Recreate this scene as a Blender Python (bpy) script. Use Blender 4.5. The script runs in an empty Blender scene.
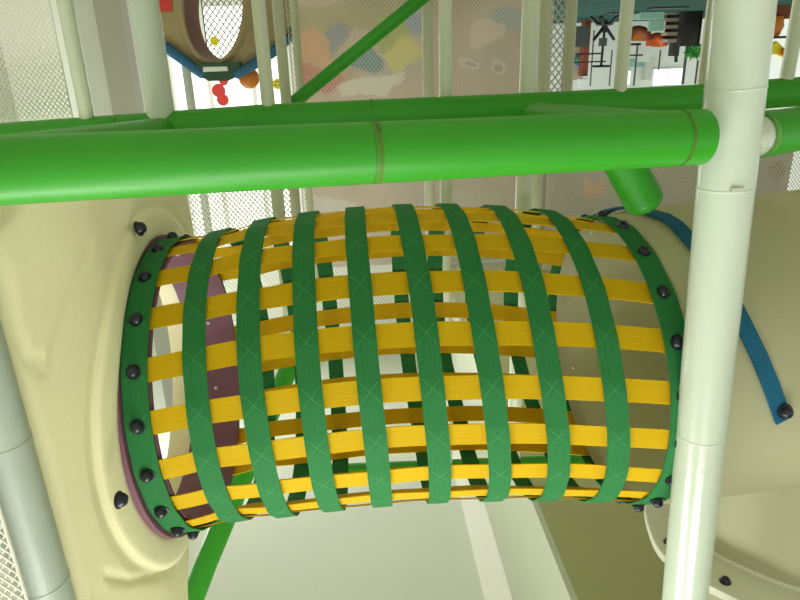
import bpy, math, random
from mathutils import Vector, Matrix, Quaternion
from math import sin, cos, radians, pi, tan, atan2, sqrt, hypot
random.seed(7)
SC = bpy.context.scene
COL = SC.collection
V = Vector

# ------------------------------------------------------------------ camera (held upside down, looking up)
FPX = 655.0
TH, YW, RO = radians(21.2), radians(3.3), radians(1.8)
EYE = V((0, 0, .6))
_s, _c = sin(YW), cos(YW)
FW = V((-_s*cos(TH), _c*cos(TH), sin(TH)))
_Dn = V((_s*sin(TH), -_c*sin(TH), cos(TH)))
_Rt = V((-_c, -_s, 0))
RX = _Rt*cos(RO) + _Dn*sin(RO)
DX = _Dn*cos(RO) - _Rt*sin(RO)
cam_d = bpy.data.cameras.new('camera')
cam = bpy.data.objects.new('camera', cam_d)
COL.objects.link(cam)
cam_d.sensor_width = 36
cam_d.lens = FPX/800*36
cam_d.clip_start = .02
m3 = Matrix((RX, -DX, -FW)).transposed()
cam.matrix_world = Matrix.Translation(EYE) @ m3.to_4x4()
SC.camera = cam

def ray(px, py): return FW + RX*((px-400)/FPX) + DX*((py-300)/FPX)
def on_y(px, py, Y):
    v = ray(px, py); return EYE + v*(Y/v.y)
def on_x(px, py, X):
    v = ray(px, py); return EYE + v*(X/v.x)
def dep(px, py, z): return EYE + ray(px, py)*z

# ------------------------------------------------------------------ materials
def lin(c):
    r = []
    for x in c:
        x /= 255.0
        r.append(x/12.92 if x <= .04045 else ((x+.055)/1.055)**2.4)
    return (*r, 1)

def mat(name, col, rough=.5, spec=.5, noise=0, nscale=8, bump=0, bscale=200, coat=0, metal=0, emit=None, es=0, transl=0, dirt=None):
    m = bpy.data.materials.new(name); m.use_nodes = True
    nt = m.node_tree; N = nt.nodes; L = nt.links
    b = N['Principled BSDF']
    b.inputs['Base Color'].default_value = lin(col)
    b.inputs['Roughness'].default_value = rough
    b.inputs['Specular IOR Level'].default_value = spec
    b.inputs['Metallic'].default_value = metal
    if coat: b.inputs['Coat Weight'].default_value = coat; b.inputs['Coat Roughness'].default_value = .12
    tc = N.new('ShaderNodeTexCoord')
    if noise:
        n = N.new('ShaderNodeTexNoise'); n.inputs['Scale'].default_value = nscale; n.inputs['Detail'].default_value = 5
        L.new(tc.outputs['Object'], n.inputs['Vector'])
        mx = N.new('ShaderNodeMix'); mx.data_type = 'RGBA'
        a = lin(col); d = dirt and lin(dirt)
        mx.inputs['A'].default_value = a
        mx.inputs['B'].default_value = d or tuple([x*(1-noise) for x in a[:3]] + [1])
        rp = N.new('ShaderNodeMapRange'); rp.inputs['From Min'].default_value = .4; rp.inputs['From Max'].default_value = .75
        L.new(n.outputs['Fac'], rp.inputs['Value'])
        if d:
            rp.inputs['To Max'].default_value = noise
        L.new(rp.outputs['Result'], mx.inputs['Factor']); L.new(mx.outputs['Result'], b.inputs['Base Color'])
    if bump:
        n2 = N.new('ShaderNodeTexNoise'); n2.inputs['Scale'].default_value = bscale; n2.inputs['Detail'].default_value = 3
        L.new(tc.outputs['Object'], n2.inputs['Vector'])
        bp = N.new('ShaderNodeBump'); bp.inputs['Strength'].default_value = bump; bp.inputs['Distance'].default_value = .01
        L.new(n2.outputs['Fac'], bp.inputs['Height']); L.new(bp.outputs['Normal'], b.inputs['Normal'])
    if transl:
        t = N.new('ShaderNodeBsdfTranslucent'); t.inputs['Color'].default_value = lin(col)
        ms = N.new('ShaderNodeMixShader'); ms.inputs['Fac'].default_value = transl
        L.new(b.outputs['BSDF'], ms.inputs[1]); L.new(t.outputs['BSDF'], ms.inputs[2])
        L.new(ms.outputs['Shader'], N['Material Output'].inputs['Surface'])
    if emit:
        b.inputs['Emission Color'].default_value = lin(emit); b.inputs['Emission Strength'].default_value = es
    return m

def webbing(name, col, dark, transl, thread=None, pu=.1, w=.043, zig=False):
    """woven strap: fine ribs running along the strap (UV v across, u along)"""
    m = bpy.data.materials.new(name); m.use_nodes = True
    nt = m.node_tree; N = nt.nodes; L = nt.links
    b = N['Principled BSDF']; b.inputs['Roughness'].default_value = .75; b.inputs['Specular IOR Level'].default_value = .25
    uv = N.new('ShaderNodeUVMap')
    mp = N.new('ShaderNodeMapping'); mp.inputs['Scale'].default_value = (6, 900, 1)
    L.new(uv.outputs['UV'], mp.inputs['Vector'])
    n = N.new('ShaderNodeTexNoise'); n.inputs['Scale'].default_value = 1; n.inputs['Detail'].default_value = 2
    L.new(mp.outputs['Vector'], n.inputs['Vector'])
    mp2 = N.new('ShaderNodeMapping'); mp2.inputs['Scale'].default_value = (500, 500, 1)
    L.new(uv.outputs['UV'], mp2.inputs['Vector'])
    n2 = N.new('ShaderNodeTexNoise'); n2.inputs['Scale'].default_value = 1
    L.new(mp2.outputs['Vector'], n2.inputs['Vector'])
    add = N.new('ShaderNodeMath'); add.operation = 'ADD'
    L.new(n.outputs['Fac'], add.inputs[0]); L.new(n2.outputs['Fac'], add.inputs[1])
    r = N.new('ShaderNodeMapRange'); r.inputs['From Min'].default_value = .75; r.inputs['From Max'].default_value = 1.3
    L.new(add.outputs['Value'], r.inputs['Value'])
    mx = N.new('ShaderNodeMix'); mx.data_type = 'RGBA'
    mx.inputs['A'].default_value = lin(dark); mx.inputs['B'].default_value = lin(col)
    L.new(r.outputs['Result'], mx.inputs['Factor'])
    if thread:      # sewn crosses where the straps meet: u is a whole multiple of pu there, v runs across
        def mth(op, a, bv=0.0, cv=None):
            q = N.new('ShaderNodeMath'); q.operation = op
            for i, x in enumerate((a, bv) if cv is None else (a, bv, cv)):
                if hasattr(x, 'is_output'): L.new(x, q.inputs[i])
                else: q.inputs[i].default_value = x
            return q.outputs[0]
        sx = N.new('ShaderNodeSeparateXYZ'); L.new(uv.outputs['UV'], sx.inputs['Vector'])
        fu = mth('MULTIPLY', mth('SUBTRACT', mth('FRACT', mth('ADD', mth('DIVIDE', sx.outputs['X'], pu), .5)), .5), pu)
        fv = mth('SUBTRACT', sx.outputs['Y'], w/2)
        au, av = mth('ABSOLUTE', fu), mth('ABSOLUTE', fv)
        inside = mth('MULTIPLY', mth('LESS_THAN', au, .0165), mth('LESS_THAN', av, .0175))
        if zig:
            tri = mth('PINGPONG', mth('ADD', fu, .5), .0042)
            line = mth('LESS_THAN', mth('ABSOLUTE', mth('SUBTRACT', mth('PINGPONG', mth('ADD', fv, mth('MULTIPLY', tri, 1.6)), .0045), .0022)), .0007)
        else:
            line = mth('LESS_THAN', mth('ABSOLUTE', mth('SUBTRACT', au, av)), .0008)
        fac = mth('MULTIPLY', mth('MULTIPLY', line, inside), .5)
        m2 = N.new('ShaderNodeMix'); m2.data_type = 'RGBA'
        L.new(fac, m2.inputs['Factor']); L.new(mx.outputs['Result'], m2.inputs['A']); m2.inputs['B'].default_value = lin(thread)
        mx = m2
    L.new(mx.outputs['Result'], b.inputs['Base Color'])
    bp = N.new('ShaderNodeBump'); bp.inputs['Strength'].default_value = .35; bp.inputs['Distance'].default_value = .002
    L.new(add.outputs['Value'], bp.inputs['Height']); L.new(bp.outputs['Normal'], b.inputs['Normal'])
    if transl:
        t = N.new('ShaderNodeBsdfTranslucent'); L.new(mx.outputs['Result'], t.inputs['Color'])
        ms = N.new('ShaderNodeMixShader'); ms.inputs['Fac'].default_value = transl
        L.new(b.outputs['BSDF'], ms.inputs[1]); L.new(t.outputs['BSDF'], ms.inputs[2])
        L.new(ms.outputs['Shader'], N['Material Output'].inputs['Surface'])
    return m

M = {}
M['foam'] = mat('green_vinyl_foam', (52, 154, 34), .42, .4, .12, 5, .04, 60)
M['foam_seam'] = mat('green_tape_seam', (62, 120, 30), .45)
M['rust_seam'] = mat('scuffed_seam', (84, 122, 30), .6, .5, .5, 60)
M['white_post'] = mat('white_vinyl_foam', (202, 212, 198), .2, .5, .05, 6, .05, 40)
M['white_pole'] = mat('white_painted_pole', (206, 212, 190), .35)
M['beige_pole'] = mat('aged_white_pole', (186, 186, 160), .4)
M['grey_post'] = mat('pale_grey_vinyl', (176, 186, 178), .4, .5, .08, 9)
M['metal'] = mat('galvanised_socket', (140, 140, 135), .45, metal=.8)
M['strap_g'] = webbing('green_webbing', (50, 134, 74), (38, 112, 60), .06, (92, 170, 108), .3*2*pi/21)
M['strap_y'] = webbing('yellow_webbing', (236, 198, 12), (222, 178, 6), .22, (206, 142, 12), .0954, .042, True)
M['bolt'] = mat('navy_plastic_cap', (22, 28, 44), .3)
M['cream'] = mat('cream_rotomoulded_plastic', (252, 243, 204), .42, .4, .05, 3, .05, 90)
M['beige'] = mat('beige_rotomoulded_plastic', (212, 210, 178), .5, .3, .05, 3, .06, 90, transl=.38)
M['flange'] = mat('pale_flange_plastic', (222, 222, 204), .5, .3, .04, 5)
M['purple'] = mat('plum_plastic', (128, 84, 104), .5, .4, .1, 6)
M['blue'] = mat('blue_webbing', (20, 96, 132), .7, .3, .15, 20, .2, 300)
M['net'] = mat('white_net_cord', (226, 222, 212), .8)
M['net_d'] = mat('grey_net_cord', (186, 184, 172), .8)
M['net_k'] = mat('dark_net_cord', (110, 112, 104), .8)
M['wall'] = mat('white_wall_paint', (226, 230, 222), .8, .2, .03, 2)
M['wall_g'] = mat('grey_wall_paint', (206, 209, 199), .8, .2, .04, 2)
M['ceil'] = mat('white_ceiling_paint', (216, 222, 210), .85, .2, .03, 2, .05, 120)
M['soffit'] = mat('shaded_beige_board', (176, 178, 128), .8, .2, .05, 4)  # beige bulkhead underside, its shade put into the olive tone
M['bulk'] = mat('grey_beige_board', (204, 208, 188), .8, .2, .04, 4)
M['trim'] = mat('bright_white_trim', (255, 255, 250), .6)
M['teal'] = mat('teal_floor_mat', (40, 76, 68), .95, .1, .3, 3)
M['frame_w'] = mat('white_window_frame', (220, 224, 220), .5)
M['pane'] = mat('daylit_pane', (250, 252, 250), .2, emit=(250, 255, 248), es=1.05)
M['tan'] = mat('tan_moulded_plastic', (152, 136, 98), .5, .4, .12, 8)
M['brown'] = mat('brown_plastic', (128, 74, 38), .6, .3, .15, 9)
M['dkgreen'] = mat('dark_green_foam', (34, 70, 44), .5)
M['blue_foam'] = mat('blue_foam', (34, 92, 130), .45, .4, .1, 10)
M['label_w'] = mat('white_label', (216, 222, 212), .5)
M['red'] = mat('red_sticker', (196, 48, 42), .5)
M['orange'] = mat('orange_plastic', (206, 118, 34), .45, .4, .1, 12)
M['yellow'] = mat('yellow_sticker', (240, 222, 40), .5)
M['black'] = mat('black_painted_metal', (26, 28, 28), .4)
M['screen'] = mat('black_screen', (14, 18, 17), .25)
M['rodgrey'] = mat('dark_grey_rod', (70, 76, 74), .5)
M['rust'] = mat('rust_brown_paint', (134, 72, 44), .6, .3, .25, 12)
M['orange_red'] = mat('orange_red_paint', (204, 92, 40), .5, .4, .15, 5)
M['leaf'] = mat('leaf_green', (70, 160, 66), .5, .4, .3, 20)
M['shelfb'] = mat('pale_shelf_board', (170, 152, 132), .6)
M['mint'] = mat('mint_panel', (150, 190, 172), .5)
M['posterblue'] = mat('blue_poster', (92, 132, 170), .6)

def mural_mat(name, seed, shapes, base):
    m = bpy.data.materials.new(name); m.use_nodes = True
    nt = m.node_tree; N = nt.nodes; L = nt.links
    b = N['Principled BSDF']; b.inputs['Roughness'].default_value = .6
    tc = N.new('ShaderNodeTexCoord')
    n = N.new('ShaderNodeTexNoise'); n.inputs['Scale'].default_value = 2.2; n.inputs['Detail'].default_value = 4
    L.new(tc.outputs['Object'], n.inputs['Vector'])
    cr = N.new('ShaderNodeValToRGB')
    e = cr.color_ramp.elements
    e[0].position = .3; e[0].color = lin(base[0]); e[1].position = .7; e[1].color = lin(base[2])
    k = e.new(.5); k.color = lin(base[1])
    L.new(n.outputs['Fac'], cr.inputs['Fac'])
    cur = cr.outputs['Color']
    sx = N.new('ShaderNodeSeparateXYZ'); 
    wn = N.new('ShaderNodeTexNoise'); wn.inputs['Scale'].default_value = 5
    L.new(tc.outputs['Object'], wn.inputs['Vector'])
    wm = N.new('ShaderNodeMixRGB'); wm.blend_type = 'ADD'; wm.inputs['Fac'].default_value = .22
    L.new(tc.outputs['Object'], wm.inputs['Color1']); L.new(wn.outputs['Color'], wm.inputs['Color2'])
    L.new(wm.outputs['Color'], sx.inputs['Vector'])
    def mth(op, a, bv):
        q = N.new('ShaderNodeMath'); q.operation = op
        for i, x in enumerate((a, bv)):
            if hasattr(x, 'is_output'): L.new(x, q.inputs[i])
            else: q.inputs[i].default_value = x
        return q.outputs[0]
    for (x, z, rx, rz, ang, col) in shapes:
        x += .11; z += .11
        dx = mth('SUBTRACT', sx.outputs['X'], x); dz = mth('SUBTRACT', sx.outputs['Z'], z)
        u = mth('ADD', mth('MULTIPLY', dx, cos(ang)/rx), mth('MULTIPLY', dz, sin(ang)/rx))
        w = mth('ADD', mth('MULTIPLY', dx, -sin(ang)/rz), mth('MULTIPLY', dz, cos(ang)/rz))
        d = mth('ADD', mth('MULTIPLY', u, u), mth('MULTIPLY', w, w))
        mr = N.new('ShaderNodeMapRange'); mr.inputs['From Min'].default_value = .8; mr.inputs['From Max'].default_value = 1.15
        mr.inputs['To Min'].default_value = .85; mr.inputs['To Max'].default_value = 0
        L.new(d, mr.inputs['Value'])
        mx = N.new('ShaderNodeMix'); mx.data_type = 'RGBA'
        L.new(mr.outputs['Result'], mx.inputs['Factor']); L.new(cur, mx.inputs['A']); mx.inputs['B'].default_value = lin(col)
        cur = mx.outputs['Result']
    L.new(cur, b.inputs['Base Color'])
    return m

# ------------------------------------------------------------------ mesh helpers
class MB:
    def __init__(s): s.v = []; s.f = []; s.uv = []; s.has_uv = False
    def add(s, vs, fs, uvs=None):
        o = len(s.v); s.v += [V(p) for p in vs]; s.f += [tuple(i+o for i in f) for f in fs]
        if uvs: s.has_uv = True; s.uv += uvs
        else: s.uv += [(0, 0)]*len(vs)
        return s
    def box(s, c, size, rot=None, bev=0):
        hx, hy, hz = [q/2 for q in size]
        vs = [V((x, y, z)) for x in (-hx, hx) for y in (-hy, hy) for z in (-hz, hz)]
        if rot: vs = [rot @ p for p in vs]
        return s.add([p + V(c) for p in vs], [(0,1,3,2),(4,6,7,5),(0,4,5,1),(2,3,7,6),(0,2,6,4),(1,5,7,3)])
    def tube(s, pts, r, n=20, caps='flat', closed=False):
        pts = [V(p) for p in pts]; K = len(pts)
        rs = r if isinstance(r, (list, tuple)) else [r]*K
        if caps == 'round' and not closed:
            d0 = (pts[0]-pts[1]).normalized(); d1 = (pts[-1]-pts[-2]).normalized()
            a, ra, bb, rb = [], [], [], []
            for t in (.0, .35, .65, .88, .98):
                a.append(pts[0]+d0*rs[0]*sqrt(1-(1-t)**2+0)*0 + d0*rs[0]*cos(t*pi/2)*.6); ra.append(max(rs[0]*sin(t*pi/2), rs[0]*.02))
                bb.append(pts[-1]+d1*rs[-1]*cos(t*pi/2)*.6); rb.append(max(rs[-1]*sin(t*pi/2), rs[-1]*.02))
            pts = a + pts + bb[::-1]; rs = ra + list(rs) + rb[::-1]; K = len(pts)
        vs, fs = [], []
        nrm = None
        for i, p in enumerate(pts):
            if closed: t = (pts[(i+1) % K]-pts[i-1]).normalized()
            else: t = (pts[min(i+1, K-1)]-pts[max(i-1, 0)]).normalized()
            if nrm is None:
                nrm = t.orthogonal().normalized()
            nrm = (nrm - t*nrm.dot(t)).normalized()
            bn = t.cross(nrm)
            for k in range(n):
                a = 2*pi*k/n
                vs.append(p + (nrm*cos(a) + bn*sin(a))*rs[i])
        for i in range(K if closed else K-1):
            j = (i+1) % K
            for k in range(n):
                l = (k+1) % n
                fs.append((i*n+k, i*n+l, j*n+l, j*n+k))
        if not closed:
            fs.append(tuple(range(n))[::-1]); fs.append(tuple((K-1)*n+k for k in range(n)))
        return s.add(vs, fs)
    def lathe(s, prof, origin=(0,0,0), axis=(0,0,1), n=32, a0=0, a1=2*pi):
        """prof: (r, h) pairs along the axis"""
        ax = V(axis).normalized(); u = ax.orthogonal().normalized(); w = ax.cross(u); o = V(origin)
        full = abs(a1-a0-2*pi) < 1e-6; m = n if full else n+1
        vs, fs = [], []
        for (r, h) in prof:
            for k in range(m):
                a = a0 + (a1-a0)*k/n
                vs.append(o + ax*h + (u*cos(a)+w*sin(a))*r)
        for i in range(len(prof)-1):
            for k in range(n):
                l = (k+1) % m
                fs.append((i*m+k, i*m+l, (i+1)*m+l, (i+1)*m+k))
        return s.add(vs, fs)
    def prism(s, pts, dirv):
        pts = [V(p) for p in pts]; n = len(pts); d = V(dirv)
        vs = pts + [p+d for p in pts]
        fs = [tuple(range(n))[::-1], tuple(range(n, 2*n))] + [(k, (k+1) % n, n+(k+1) % n, n+k) for k in range(n)]
        return s.add(vs, fs)
    def grid(s, rows, thick=None):
        R = len(rows); C = len(rows[0]); vs = [p for r in rows for p in r]
        return s.add(vs, [(i*C+j, i*C+j+1, (i+1)*C+j+1, (i+1)*C+j) for i in range(R-1) for j in range(C-1)])
    def mesh(s, name, m, off=(0,0,0), smooth=40, recalc=True):
        o = V(off)
        me = bpy.data.meshes.new(name)
        me.from_pydata([tuple(p-o) for p in s.v], [], s.f)
        if s.has_uv:
            ul = me.uv_layers.new(name='UVMap')
            for lp in me.loops: ul.data[lp.index].uv = s.uv[lp.vertex_index]
        if recalc:
            import bmesh
            bm = bmesh.new(); bm.from_mesh(me); bmesh.ops.recalc_face_normals(bm, faces=bm.faces); bm.to_mesh(me); bm.free()
        if smooth:
            me.shade_smooth(); me.set_sharp_from_angle(angle=radians(smooth))
        me.materials.append(m)
        return me

def build(mb, name, m, parent=None, off=None, smooth=40):
    """off: world position of the thing's root (parents are translated only)"""
    if off is None:
        off = V((0,0,0))
        p = parent
        while p: off = off + p.location; p = p.parent
    o = bpy.data.objects.new(name, mb.mesh(name, m, off, smooth)); COL.objects.link(o)
    if parent: o.parent = parent
    return o
def solo(mb, name, m, base, smooth=40):
    """a thing that is one mesh, with its origin at base"""
    o = bpy.data.objects.new(name, mb.mesh(name, m, base, smooth)); COL.objects.link(o); o.location = V(base)
    return o
def tag(o, label=None, cat=None, group=None, kind=None):
    if label: o['label'] = label
    if cat: o['category'] = cat
    if group: o['group'] = group
    if kind: o['kind'] = kind
    return o
def thing(name, loc, label, cat, group=None):
    o = bpy.data.objects.new(name, None); COL.objects.link(o); o.location = V(loc); o.empty_display_size = .05
    return tag(o, label, cat, group)
def struct(mb, name, m, smooth=0):
    o = build(mb, name, m, smooth=smooth); o['kind'] = 'structure'; return o

# ------------------------------------------------------------------ the setting
# ceiling height 3.0, bulkhead to the photo's lower right
CEIL = 3.0
BX = -.605
b = MB(); b.box((.9, 1.5, CEIL+.05), (3.0+.01, 7.2, .1)); struct(b, 'ceiling', M['ceil'])
b = MB(); b.box((BX+.062, 1.5, CEIL-.012), (.122, 7.0, .024)); t = struct(b, 'trim_1', M['trim'])
b = MB(); b.box((BX-.011, 1.5, (2.26+CEIL+.1)/2), (.022, 7.2, CEIL+.1-2.26)); struct(b, 'wall_bulkhead', M['bulk'])
b = MB(); b.box((BX-.022-1.6, 1.5, 2.27+.02), (3.2, 7.2, .06)); struct(b, 'trim_2', M['soffit'])
# floor
b = MB(); b.box((-2, 1.5, -.05), (22, 9, .1)); struct(b, 'floor', mat('pale_bounce_floor', (196, 192, 168), .6, .3, .1, 2))  # near floor is unseen; made pale to bounce light up at the straps
b = MB(); b.box((-2, 18, -.05), (22, 24, .1)); struct(b, 'floor_hall', M['teal'])
# back wall at Y = 5 with a window to the photo's left and an opening to the hall at the right
YB = 5.0
def wx(px, py=100): return on_y(px, py, YB).x
XL0, XL1 = wx(168), wx(300)        # window
XO = wx(549)
b = MB()
top, lo = 3.06, 1.2
def wall_piece(bm, x0, x1, z0, z1, y=YB, t=.12): bm.box(((x0+x1)/2, y+t/2, (z0+z1)/2), (abs(x1-x0), t, z1-z0))
wall_piece(b, 2.4, XL0, 0, top); wall_piece(b, XL0, XL1, 0, .25); wall_piece(b, XL0, XL1, 2.1, top)
wall_piece(b, XL1, XO, 0, top); wall_piece(b, XO, -3.4, 1.15, top)
struct(b, 'wall_back', M['wall'])
# window_1: frame, mullions, bright panes
w = thing('window_1', ((XL0+XL1)/2, YB, .25), None, None); w['kind'] = 'structure'
f = MB()
for x in (XL0-.03, XL1+.03): f.box((x, YB-.01, 1.175), (.06, .06, 1.85))
for z in (.28, 2.07): f.box(((XL0+XL1)/2, YB-.01, z), (abs(XL1-XL0), .06, .06))
for q in (.33, .66): f.box((XL0+(XL1-XL0)*q, YB, 1.175), (.025, .05, 1.8))
f.box(((XL0+XL1)/2, YB, 1.35), (abs(XL1-XL0), .05, .03))
build(f, 'window_frame', M['frame_w'], w, smooth=0)
f = MB(); f.box(((XL0+XL1)/2, YB+.05, 1.175), (abs(XL1-XL0)-.04, .01, 1.8)); build(f, 'pane', M['pane'], w, smooth=0)
# side wall and the grey pier at the photo's left
b = MB(); b.box((2.46, 1.5, 1.5), (.12, 7.2, 3.1)); struct(b, 'wall_left', mat('pale_grey_wall', (178, 182, 174), .8, .2, .04, 2))
px0, px1 = on_y(78, 100, 3.2).x, on_y(137, 100, 3.2).x
b = MB(); b.box(((px0+px1)/2, 3.3, 1.5), (abs(px1-px0), .2, 3.0)); struct(b, 'wall_pier', M['wall_g'])
px2 = on_y(112, 100, 3.12).x; px3 = on_y(137, 100, 3.12).x
b = MB(); b.box(((px2+px3)/2, 3.15, 1.5), (abs(px3-px2), .1, 3.0)); struct(b, 'trim_3', mat('dark_grey_trim', (166, 166, 154), .8))
# far hall beyond the opening
YH = 26.0
b = MB(); b.box((-4, YH+.1, 3), (22, .2, 6)); struct(b, 'wall_hall', M['wall'])

# ------------------------------------------------------------------ murals behind the nets
pinks = [(160, 140, 118), (182, 160, 142), (170, 156, 144)]
def mp_(px, py): 
    p = on_y(px, py, YB-.04); return p.x, p.z
def shp(px, py, rx, ry, ang, col):
    x, z = mp_(px, py); k = 5.1/FPX
    return (x, z, rx*k, ry*k, ang, col)
sh = [shp(352, 15, 70, 14, .1, (150, 140, 104)), shp(330, 40, 16, 9, .5, (120, 124, 138)), shp(365, 60, 15, 11, 0, (84, 120, 132)),
      shp(392, 32, 18, 13, .3, (142, 156, 62)), shp(413, 18, 12, 14, 0, (124, 142, 168)), shp(402, 55, 16, 15, .4, (196, 188, 96)),
      shp(322, 80, 22, 12, -.5, (172, 104, 92)), shp(312, 47, 16, 13, 0, (196, 146, 104)), shp(300, 92, 10, 8, 0, (110, 112, 102)),
      shp(505, 18, 14, 10, 0, (146, 156, 166)), shp(370, 85, 34, 8, .2, (206, 198, 188)), shp(472, 62, 9, 6, 0, (196, 184, 174)),
      shp(500, 64, 9, 6, 0, (196, 184, 174)), shp(472, 62, 4, 3, 0, (150, 132, 124)), shp(500, 64, 4, 3, 0, (150, 132, 124)),
      shp(486, 32, 14, 10, .6, (206, 184, 168)), shp(330, 205, 30, 12, 0, (196, 186, 182)), shp(470, 200, 40, 10, .1, (176, 164, 150))]
x0, _ = mp_(288, 50); x1, _ = mp_(548, 50)
b = MB(); b.box(((x0+x1)/2, YB-.02, 1.12), (abs(x1-x0), .036, 2.2))
m1 = mural_mat('cartoon_mural', 1, sh, pinks)
o = build(b, 'mural_board', m1, smooth=0); tag(o, 'pale pink mural board with soft coloured blobs behind net, photo centre', 'mural')
sh2 = [shp(590, 190, 14, 9, .2, (206, 150, 110)), shp(585, 183, 5, 10, .5, (214, 160, 118)), shp(640, 150, 20, 12, 0, (170, 160, 150)), shp(776, 172, 8, 12, 0, (150, 110, 80)),
       shp(720, 200, 30, 14, 0, (160, 150, 140)), shp(595, 160, 18, 8, .2, (190, 184, 170))]
b = MB(); b.box(((x1-.004-3.4)/2, YB-.02, 1.85), (abs(-3.4-x1), .036, 1.3))
o = build(b, 'mural_board', mural_mat('star_mural', 2, sh2, [(140, 130, 116), (164, 152, 138), (150, 144, 134)]), smooth=0)
tag(o, 'grey beige mural board with orange starfish spot, behind the green stub pipe', 'mural')

# ------------------------------------------------------------------ nets
def net(px0, px1, py0, py1, Y, pitch, th, m, label, group=None):
    A = on_y(px0, (py0+py1)/2, Y); B_ = on_y(px1, (py0+py1)/2, Y)
    z0 = max(.02, on_y((px0+px1)/2, py0, Y).z); z1 = on_y((px0+px1)/2, py1, Y).z
    xa, xb = sorted((A.x, B_.x)); W, H = xb-xa, z1-z0
    mb = MB(); slope = 1.25
    def strand(p, q, dy):
        p3 = V((xa+p[0], Y+dy, z0+p[1])); q3 = V((xa+q[0], Y+dy, z0+q[1]))
        d = (q3-p3).normalized(); n1 = V((0, 1, 0)).cross(d)*th/2; n2 = V((0, th/2, 0))
        mb.add([p3+n1+n2, p3-n1+n2, p3-n1-n2, p3+n1-n2, q3+n1+n2, q3-n1+n2, q3-n1-n2, q3+n1-n2],
               [(0,1,5,4), (1,2,6,5), (2,3,7,6), (3,0,4,7)])
    for sg in (1, -1):
        c = -H/slope if sg > 0 else 0
        end = W if sg > 0 else W+H/slope
        while c < end:
            # line x = c + sg * z / slope
            pts = []
            za = 0 if 0 <= c <= W else ((0-c)*slope if sg > 0 else (c-W)*slope)
            x_top = c + sg*H/slope
            zb = H if 0 <= x_top <= W else ((W-c)*slope if sg > 0 else c*slope)
            if zb - za > .004: strand((c+sg*za/slope, za), (c+sg*zb/slope, zb), sg*th*.3)
            c += pitch
    # selvedge cord
    cs = [(xa, z0), (xb, z0), (xb, z1), (xa, z1)]
    mb.tube([V((x, Y, z)) for x, z in cs], th*1.1, 6, closed=True)
    o = solo(mb, 'safety_net', m, (xa+W/2, Y, z0), smooth=0)
    return tag(o, label, 'net', group)
net(-40, 62, -20, 150, 1.78, .0125, .0022, M['net'], 'fine white safety net at far left beyond the leftmost thin pole')
net(186, 296, 150, 320, 1.95, .0135, .003, M['net'], 'white safety net directly behind the purple-collared end of the tunnel')
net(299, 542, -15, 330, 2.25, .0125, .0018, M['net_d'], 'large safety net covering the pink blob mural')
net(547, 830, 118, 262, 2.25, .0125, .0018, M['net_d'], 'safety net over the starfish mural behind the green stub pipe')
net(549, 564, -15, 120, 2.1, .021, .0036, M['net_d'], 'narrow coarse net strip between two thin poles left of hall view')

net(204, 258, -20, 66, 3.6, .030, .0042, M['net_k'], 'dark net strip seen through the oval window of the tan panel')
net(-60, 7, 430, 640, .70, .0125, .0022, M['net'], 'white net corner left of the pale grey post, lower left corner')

# ------------------------------------------------------------------ poles and rails
ZR = on_y(450, 469, 1.74).z          # the high back rail
def rail_pt(px, py, Y): return on_y(px, py, Y)
# rail A behind: runs along the whole picture
RA = [on_y(-120, 145, 1.70), on_y(0, 139, 1.70), on_y(264, 120, 1.70), on_y(530, 108, 1.72), on_y(690, 100, 1.73), on_y(900, 84, 1.75)]
def railA_z(x):
    for p, q in zip(RA, RA[1:]):
        if q.x <= x <= p.x: return p.z + (q.z-p.z)*(p.x-x)/(p.x-q.x)
    return RA[-1].z
b = MB(); b.tube(RA, .0375, 28, 'round')
t = thing('foam_rail', RA[2], 'long green foam rail the thin white poles stand against, behind the front rail', 'rail')
build(b, 'rail_foam', M['foam'], t)
s_ = MB(); p = on_y(372, 114, 1.71); s_.tube([p+V((.002,0,0)), p-V((.002,0,0))], .0377, 28); build(s_, 'seam', M['foam_seam'], t)
s_ = MB(); p = on_y(120, 130, 1.70); s_.tube([p+V((.002,0,0)), p-V((.002,0,0))], .0377, 28); build(s_, 'seam', M['foam_seam'], t)

def pole(px, Y, r, m, label, ztop=None, name='pole', post=False):
    p = on_y(px, 60, Y)
    zt = ztop if ztop else railA_z(p.x)
    mb = MB(); mb.tube([V((p.x, Y, 0)), V((p.x, Y, .02)), V((p.x, Y, zt-.001)), V((p.x, Y, zt))], r, 20)
    o = solo(mb, name, m, (p.x, Y, 0))
    return tag(o, label, 'pole')
pole(76, 1.70, .0175, M['white_pole'], 'leftmost thin white pole, right edge of the fine net')
pole(152.5, 1.70, .034, M['white_post'], 'thick white foam pole left of the tan play panel', name='foam_pole')
pole(264, 1.70, .0165, M['white_pole'], 'thin white pole crossing the right side of the tan play panel', ztop=1.35)
pole(282.5, 1.95, .015, M['beige_pole'], 'thin greyish pole just right of the play panel, behind its neighbour', ztop=1.4)
pole(298, 2.22, .0125, M['beige_pole'], 'slim net-edge pole at the left border of the pink mural', ztop=1.45)
pole(428, 2.12, .0165, M['beige_pole'], 'beige pole behind and left of the white mid-mural pole', ztop=1.45)
pole(445.5, 1.74, .0165, M['white_pole'], 'thin white pole in the middle of the mural net', ztop=ZR)
pole(529, 1.74, .0225, M['white_pole'], 'stout white pole at the right edge of the pink mural', ztop=ZR)
pole(543, 2.0, .0165, M['beige_pole'], 'beige pole touching the stout white pole from behind, at its right', ztop=1.5)
pole(569, 2.2, .0165, M['beige_pole'], 'beige pole right of the narrow coarse net strip', ztop=.86)
pole(622.5, 1.72, .0165, M['white_pole'], 'thin white pole in front of the hall view')
pole(706, 2.0, .018, M['beige_pole'], 'beige pole half hidden by the big white front post', ztop=.88)
pole(790, 1.74, .0175, M['white_pole'], 'thin white pole at the far right edge of the photo')
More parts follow.
